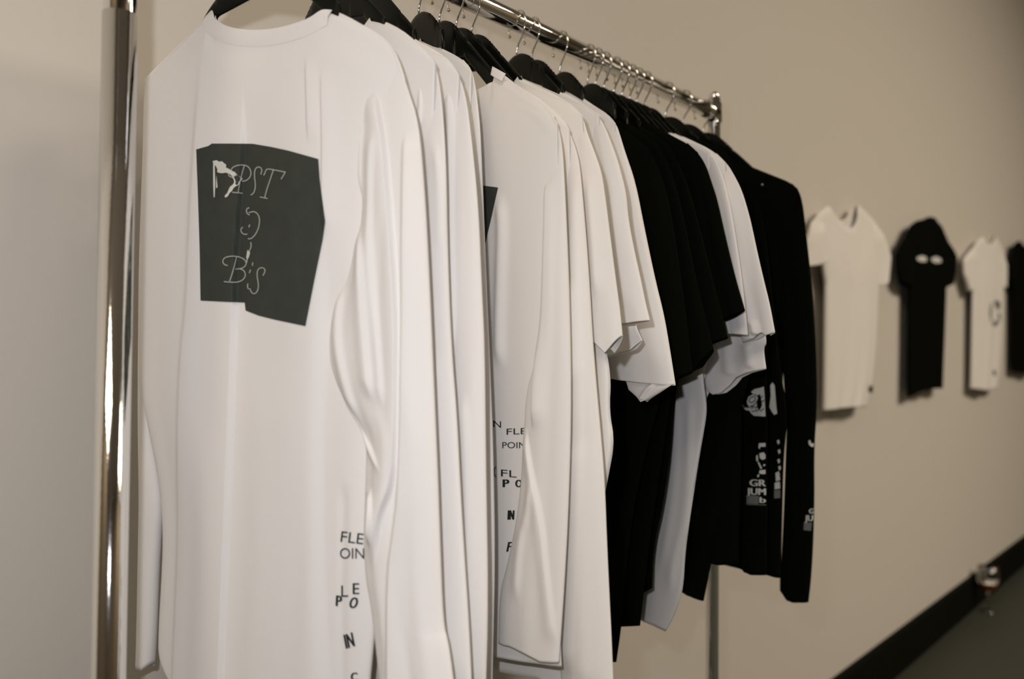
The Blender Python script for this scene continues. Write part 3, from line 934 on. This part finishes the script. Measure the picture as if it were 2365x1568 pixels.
gf = white(16, TE, 'white T-shirt whose sleeve edge lies against the black long sleeves', GV, 1.118, -20,
           [(1556, 307), (1590, 323), (1622, 335), (1654, 354), (1678, 378)],
           [(1655, 354), (1681, 380), (1696, 405), (1713, 439), (1730, 496), (1738, 530), (1751, 590), (1765, 650), (1778, 702), (1790, 768)],
           [(1650, 400), (1680, 600), (1700, 700), (1715, 790)], [(1790, 768), (1773, 775), (1763, 768), (1745, 782), (1715, 790)],
           [(1678, 378), (1670, 700), (1620, 900), (1612, 1040), (1590, 1180), (1575, 1270), (1570, 1350)],
           [(1570, 1350), (1500, 1350)],
           screases=[dict(p=[(1672, 400), (1690, 500), (1706, 600), (1722, 700)], A=0.004, l=16, r=12),
                     dict(p=[(1745, 740), (1750, 760), (1752, 775)], A=0.004, l=10, r=8, f0=6, f1=6)], **SW)
gg = white(17, TE, 'white T-shirt with a rounded sleeve hem drooping lowest of the white sleeves', GV, 1.138, -20,
           [(1575, 314), (1610, 330), (1640, 346), (1665, 370)],
           [(1645, 350), (1680, 390), (1705, 450), (1730, 560), (1752, 680), (1773, 790), (1764, 803), (1767, 830), (1770, 852)],
           [(1600, 400), (1600, 600), (1605, 780), (1612, 840), (1634, 901)], [(1770, 852), (1732, 861), (1705, 872), (1690, 890), (1670, 907), (1652, 911), (1634, 901)],
           [(1665, 370), (1670, 700), (1660, 850), (1600, 1000), (1580, 1150), (1570, 1340)],
           [(1570, 1340), (1500, 1340)],
           screases=[dict(p=[(1690, 772), (1684, 810), (1690, 870)], A=0.004, l=14, r=14, f0=12, f1=12),
                     dict(p=[(1735, 790), (1742, 830), (1745, 855)], A=0.004, l=14, r=8, f0=12, f1=12)], **SW)
# black long sleeves at the far end
SJ = dict(m=M_BLACK, T=0.005, ST_=0.006, res=(60, 110), sres=(60, 120), fold=(0.0008, 1.5, 0), sfold=(0.001, 1.0, 0))
gh = white(18, LS, 'black long-sleeve shirt whose cuff hangs in front of the far upright', GJ, 1.160, -18,
           [(1590, 320), (1620, 335), (1650, 352), (1675, 380)],
           [(1655, 358), (1680, 390), (1715, 520), (1735, 700), (1735, 860), (1705, 960), (1680, 1080), (1662, 1180), (1651, 1251), (1640, 1310), (1624, 1388)],
           [(1620, 400), (1640, 600), (1620, 850), (1600, 1000), (1580, 1150), (1570, 1250), (1565, 1362)], [(1624, 1388), (1600, 1376), (1565, 1362)],
           [(1675, 380), (1700, 700), (1712, 900), (1712, 1100), (1708, 1200), (1707, 1303)],
           [(1707, 1303), (1690, 1304), (1661, 1305)], left=None, **SJ)
gi, pi_, bi, si = garment(LS, 'black long-sleeve shirt with white script and the letters GR JUM b down its sleeve', GJ, 1.226, -15,
           [(1610, 318), (1650, 338), (1680, 365), (1700, 395)],
           [(1670, 400), (1680, 600), (1690, 850), (1700, 1000), (1705, 1150), (1712, 1303)],
           [(1685, 372), (1712, 420), (1740, 550), (1762, 700), (1771, 850), (1772, 1000), (1772, 1200), (1770, 1328)],
           [(1770, 1328), (1740, 1327), (1722, 1320), (1712, 1312)],
           [(1700, 395), (1740, 700), (1762, 900), (1766, 1100), (1764, 1325)],
           [(1764, 1325), (1730, 1322), (1712, 1312), (1690, 1304), (1661, 1303)], M_BLACK, T=0.005, ST_=0.006, res=(70, 120), sres=(80, 200),
           fold=(0.001, 2, 0), sfold=(0.0006, 1.0, 0), seed=190)
gj, pj, bj, sj = garment(LS, 'black long-sleeve shirt, second with white letters on its sleeve, left of the slit of wall', GJ, 1.282, -13,
           [(1625, 312), (1660, 332), (1696, 380), (1715, 410)],
           [(1735, 420), (1745, 600), (1760, 850), (1770, 1000), (1765, 1150), (1764, 1322)],
           [(1725, 420), (1755, 500), (1778, 700), (1796, 850), (1814, 950), (1811, 1000), (1806, 1060), (1804, 1200), (1803, 1260), (1801, 1335)],
           [(1801, 1335), (1764, 1326)],
           [(1715, 410), (1760, 700), (1780, 900), (1788, 1100), (1796, 1332)],
           [(1796, 1332), (1760, 1326)], M_BLACK, T=0.005, ST_=0.006, res=(70, 120), sres=(80, 200),
           fold=(0.001, 2, 0), sfold=(0.0006, 1.0, 0), seed=200)
gk, pk, bk, sk = garment(LS, 'outermost black long-sleeve shirt, farthest from the near upright, its shoulder against bare wall', GJ, 1.352, -9,
           [(1660, 330), (1671, 348), (1692, 367), (1738, 386), (1790, 407), (1823, 420), (1843, 436)],
           [(1790, 440), (1800, 600), (1806, 760), (1812, 900), (1819, 970), (1816, 1050), (1812, 1160), (1808, 1250), (1802, 1330), (1802, 1361)],
           [(1830, 424), (1847, 441), (1856, 480), (1861, 530), (1874, 650), (1882, 765), (1886, 880), (1885, 951), (1879, 1040), (1880, 1150), (1877, 1260), (1872, 1340), (1866, 1391)],
           [(1866, 1391), (1840, 1389), (1826, 1384), (1816, 1371), (1802, 1361)],
           [(1843, 436), (1830, 600), (1812, 800), (1808, 880), (1806, 940)],
           [(1806, 940), (1700, 940)], M_BLACK, T=0.009, ST_=0.011, res=(70, 120), sres=(80, 200),
           fold=(0.001, 2, 0), sfold=(0.0008, 1.0, 0), seed=210)
for xx, aa, lb in ((1.008, -20, 'black hanger in the first black T-shirt'), (1.028, -20, 'black hanger in the second black T-shirt'),
                   (1.048, -20, 'black hanger in the third black T-shirt'), (1.076, -20, 'black hanger in the fourth black T-shirt'),
                   (1.097, -20, 'black hanger in the white T-shirt with the lowest hem'), (1.118, -20, 'black hanger in the white T-shirt beside the black sleeves'),
                   (1.138, -20, 'black hanger in the white T-shirt with the drooping hem'), (1.160, -18, 'black hanger in the black shirt by the far upright'),
                   (1.226, -15, 'black hanger in the first lettered black shirt'), (1.282, -13, 'black hanger in the second lettered black shirt'),
                   (1.352, -9, 'farthest black hanger, its round top standing clear beside the far upright')):
    hanger(xx, aa, lb)


def jq(pts):         # crop of the sleeve prints -> photo pixels
    return [(1680 + a / 3.92, 850 + b / 3.92) for a, b in pts]


def sleeve_print(bvh, pl, root, dx, dy, cut, yscale=1.0, top=True, bottom=True):
    def mv(pts):
        return [(min(a + dx, cut), b + dy) for a, b in pts]
    polys = []
    if top:
        polys += [jq([(215, 215), (245, 190), (290, 180), (330, 168), (335, 225), (340, 330), (345, 438), (300, 436), (240, 432), (212, 408), (200, 385), (170, 382), (142, 360),
                      (132, 330), (150, 333), (160, 350), (185, 354), (197, 345), (182, 330), (176, 305), (190, 262), (225, 240), (240, 238), (222, 226)])]
    if bottom:
        for c in (jq([(285, 680), (345, 678), (348, 712), (300, 712), (292, 735), (280, 720)]),
                  jq([(262, 790), (275, 785), (280, 840), (262, 845), (258, 815)]),
                  jq([(290, 770), (330, 762), (348, 785), (345, 820), (315, 832), (292, 812)]),
                  jq([(272, 850), (285, 848), (315, 905), (300, 915)]), jq([(325, 872), (342, 870), (342, 885), (325, 888)]),
                  jq([(292, 925), (345, 920), (348, 958), (310, 960), (285, 950)]), jq([(270, 968), (290, 960), (285, 985), (272, 990)])):
            polys.append(c)
    polys = [mv(p) for p in polys]
    polys = [p for p in polys if max(a for a, b in p) - min(a for a, b in p) > 1.5]
    if polys:
        lay_poly('sleeve_print', bvh, pl, polys, M_PALE, root, 0.0012)
    if top:
        lay_strokes('script_lines', bvh, pl, [mv(p) for p in (
            jq([(196, 302), (202, 272), (232, 255), (254, 262), (252, 290), (232, 310), (206, 314), (196, 302)]), jq([(240, 240), (268, 246), (284, 270), (262, 312), (234, 340), (214, 352)]), jq([(216, 372), (232, 350), (258, 352), (262, 376), (240, 396), (218, 388)]),
            jq([(262, 395), (290, 365), (300, 395), (330, 365)]), jq([(318, 250), (292, 285), (300, 312), (335, 290)]), jq([(150, 345), (175, 360), (205, 355), (225, 335)]))],
            2.0, M_BLACK, root, 0.0017)


sleeve_print(si, pi_, gi, 0, 0, 1768)
lay_text('sleeve_letters', si, pi_, [('GR', 1732, 1122, 36, 16, 0, 1, 1.1), ('JUM', 1725, 1142, 43, 16, 0, 1, 1.1), ('b', 1755, 1161, 13, 14, 0, 0, 1.1)], M_PALE, gi)
lay_patch('sleeve_small_print', si, pi_, [(1725, 1144), (1752, 1145)], [(1724, 1163), (1752, 1164)], [(1725, 1144), (1724, 1163)], [(1752, 1145), (1752, 1164)], M_GREYINK, gi, 8, 8, 0.0012)
lay_strokes('print_line', si, pi_, [[(1725, 1165), (1769, 1166)]], 1.6, M_GREYINK, gi, 0.0012)
lay_poly('sleeve_print', sj, pj, [[(1779, 890), (1784, 883), (1789, 890), (1791, 915), (1793, 940), (1795, 955), (1788, 958), (1782, 950), (1777, 940), (1780, 915)]]
         + [[(a + dx, b) for a, b in ((1794, y), (1799, y - 3), (1801, y + 4), (1797, y + 9))] for y, dx in ((1018, 0), (1040, 2), (1062, 1), (1078, 3), (1092, 0))]
         + [[(1791, 1092), (1799, 1088), (1802, 1108), (1792, 1112)], [(1789, 1115), (1801, 1112), (1802, 1128), (1789, 1130)]], M_PALE, gj, 0.0012)
lay_poly('sleeve_small_print', sj, pj, [[(1788, 1132), (1802, 1131), (1802, 1150), (1788, 1151)]], M_GREYINK, gj, 0.0012)
pin = on_cloth(bk, pk, [(1761, 427)], 0.002)[0]
MB().ball(tuple(pin), 0.0022, 8).build('tag_pin', M_WIRE, gk)
lay_poly('sleeve_print', sk, pk, [[(1867, 1018), (1871, 1016), (1874, 1023), (1880, 1024), (1879, 1032), (1873, 1031), (1868, 1026)]], M_PALE, gk, 0.0012)
lay_text('sleeve_letters', sk, pk, [('G', 1869, 1186, 11, 12, 0, 0, 0.8), ('JU', 1859, 1203, 18, 14, 0.05, 0, 0.8)], M_PALE, gk)
lay_poly('sleeve_small_print', sk, pk, [[(1857, 1206), (1875, 1207), (1873, 1226), (1856, 1224)]], M_GREYINK, gk, 0.0012)


# ------------------------------------------------------------------ shirts pinned on the wall
class WallPlane(Plane):
    def __init__(self, y):
        self.o = np.array([3.5, y, 0.0])
        self.u = np.array([1.0, 0, 0])
        self.n = np.array([0, -1.0, 0])


PWL = WallPlane(WALL_Y - 0.034)


def wall_shirt(label, m, sl, nk, sr, bl, br, hem, lslv, rslv, seed, prints=(), backneck=True):
    """sl: left shoulder tip->neck, nk: neck left->right, sr: neck->right tip; sides; sleeves = (in, out, top?)"""
    T = 0.016
    root = empty('t_shirt', tuple(PWL.world(PWL.px(nk[0])[0], PWL.px(nk[0])[1], 0)), label, 'shirt', 'T-shirts pinned to the wall')
    X = PWL.pxs
    Tf = X(sl) + X(chaikin(nk, 2))[1:-1] + X(sr)
    a, b = X([nk[0]])[0], X([nk[-1]])[0]
    Tb = X(sl) + [a + (b - a) * t - np.array([0, 0.05 * math.sin(math.pi * t)]) for t in (0.2, 0.4, 0.6, 0.8)] + X(sr)
    o, bvh = cloth('torso', PWL, Tf, Tb, X(hem), X(bl), X(br), T, m, root, 70, 90, neck=(a[0], b[0]), fold=(0.004, 1.7, 0), seed=seed, top=0.04, pw=4)
    for (i_, o_, hm) in (lslv, rslv):
        I, O = X(i_), X(o_)
        if O[0][0] < I[0][0]:
            cloth('sleeve', PWL, [O[0], I[0]], [O[0], I[0]], X(hm), O, I, T * 0.8, m, root, 30, 40, w0=(0.002, 0.006), fold=(0.002, 1, 0), seed=seed + 1, top=0.1)
        else:
            cloth('sleeve', PWL, [I[0], O[0]], [I[0], O[0]], X(hm), I, O, T * 0.8, m, root, 30, 40, w0=(0.002, 0.006), fold=(0.002, 1, 0), seed=seed + 2, top=0.1)
    for nm, polys, pm in prints:
        lay_poly(nm, bvh, PWL, polys, pm, root, 0.002)
    return root, bvh


wall_shirt('cream T-shirt pinned to the wall just right of the clothes rack', M_CREAM,
           [(1872, 515), (1893, 490), (1912, 474)], [(1912, 474), (1925, 500), (1948, 524), (1965, 528), (1976, 505), (1979, 470)], [(1979, 470), (2000, 490), (2020, 512)],
           [(1872, 515), (1895, 600), (1905, 655), (1903, 800), (1901, 948)], [(2020, 512), (2026, 600), (2028, 665), (2022, 790), (2013, 880), (1998, 938)],
           [(1901, 948), (1950, 941), (1998, 938)],
           ([(1905, 500), (1908, 600), (1910, 620)], [(1872, 515), (1862, 560), (1862, 615)], [(1862, 615), (1885, 612), (1910, 600)]),
           ([(2008, 520), (2020, 600), (2026, 662)], [(2020, 512), (2040, 545), (2056, 590), (2050, 645)], [(2026, 662), (2040, 657), (2050, 645)]), 31,
           prints=[('size_tag', [[(2006, 890), (2013, 890), (2013, 906), (2006, 907)]], M_INK)])
wall_shirt('black T-shirt pinned to the wall with two pale marks on its chest', M_BLACK,
           [(2086, 555), (2102, 520), (2116, 510)], [(2116, 510), (2130, 506), (2142, 500), (2152, 502), (2161, 506)], [(2161, 506), (2175, 522), (2190, 556)],
           [(2086, 555), (2094, 620), (2099, 675), (2098, 800), (2096, 916)], [(2190, 556), (2188, 620), (2184, 665), (2180, 790), (2175, 896)],
           [(2096, 916), (2118, 903), (2138, 898), (2175, 896)],
           ([(2108, 540), (2105, 620), (2103, 662)], [(2086, 552), (2068, 588), (2072, 625), (2079, 650)], [(2079, 650), (2092, 658), (2103, 662)]),
           ([(2172, 540), (2176, 610), (2181, 664)], [(2190, 556), (2209, 592), (2207, 625), (2200, 650)], [(2181, 664), (2192, 658), (2200, 650)]), 32,
           prints=[('chest_print', [[(2118, 594), (2130, 590), (2140, 594), (2140, 604), (2128, 605), (2118, 600)], [(2151, 596), (2163, 592), (2174, 598), (2174, 606), (2162, 608), (2152, 603)]], M_PALE)])
wall_shirt('white T-shirt pinned to the wall with a dark ring print low on its side', M_CREAM,
           [(2240, 580), (2258, 556), (2268, 546)], [(2268, 546), (2276, 560), (2284, 566), (2292, 556), (2296, 542)], [(2296, 542), (2308, 560), (2322, 590)],
           [(2240, 580), (2243, 630), (2245, 670), (2244, 790), (2243, 897)], [(2322, 590), (2318, 650), (2314, 750), (2306, 850), (2300, 895)],
           [(2243, 897), (2270, 902), (2300, 895)],
           ([(2258, 570), (2250, 640), (2249, 668)], [(2240, 578), (2224, 600), (2226, 635), (2238, 672)], [(2238, 672), (2244, 671), (2249, 668)]),
           ([(2304, 580), (2308, 640), (2312, 662)], [(2320, 588), (2325, 615), (2324, 645), (2322, 665)], [(2312, 662), (2317, 664), (2322, 665)]), 33,
           prints=[('ring_print', [[(2288, 698), (2300, 692), (2310, 698), (2311, 712), (2304, 716), (2298, 703), (2291, 706), (2290, 735), (2298, 742), (2306, 735), (2305, 722), (2311, 722), (2311, 742), (2300, 754), (2288, 750), (2285, 720)]], M_GREYINK),
                   ('size_tag', [[(2293, 855), (2299, 855), (2300, 867), (2294, 867)]], M_INK)])
wall_shirt('black T-shirt pinned to the wall at the right edge, cut by the frame', M_BLACK,
           [(2334, 600), (2342, 562), (2354, 556)], [(2354, 556), (2362, 568), (2372, 572), (2382, 566), (2388, 556)], [(2388, 556), (2400, 575), (2408, 600)],
           [(2334, 600), (2339, 660), (2339, 760), (2338, 856)], [(2408, 600), (2406, 660), (2404, 760), (2400, 850)],
           [(2338, 856), (2370, 862), (2400, 850)],
           ([(2348, 590), (2344, 640), (2345, 658)], [(2335, 598), (2329, 616), (2330, 640), (2334, 660)], [(2334, 660), (2340, 660), (2345, 658)]),
           ([(2398, 590), (2404, 640), (2406, 660)], [(2408, 600), (2420, 620), (2418, 650)], [(2406, 660), (2412, 658), (2418, 650)]), 34)


# ------------------------------------------------------------------ the drink on the floor
gd_ = ray(2279, 1412)
tg = -CAMZ / gd_[2]
GP = CAM + gd_ * tg
GP[1] = min(GP[1], WALL_Y - 0.07)
glass = empty('drinking_glass', tuple(GP), 'stemmed glass with a little orange drink standing on the floor by the black baseboard', 'glass')
gx = (GP[0], GP[1], 0.0)
MB().lathe(gx, [(0.034, 0.001), (0.034, 0.003), (0.006, 0.007), (0.0045, 0.02), (0.0045, 0.075), (0.012, 0.088), (0.036, 0.115), (0.045, 0.15), (0.041, 0.20),
                (0.0395, 0.20), (0.0435, 0.15), (0.0345, 0.117), (0.010, 0.091), (0.0, 0.089)], 40).build('bowl_and_stem', M_GLASS, glass)
MB().lathe(gx, [(0.0, 0.0905), (0.009, 0.092), (0.0338, 0.118), (0.0385, 0.130), (0.0, 0.130)], 40).build('drink', M_DRINK, glass)
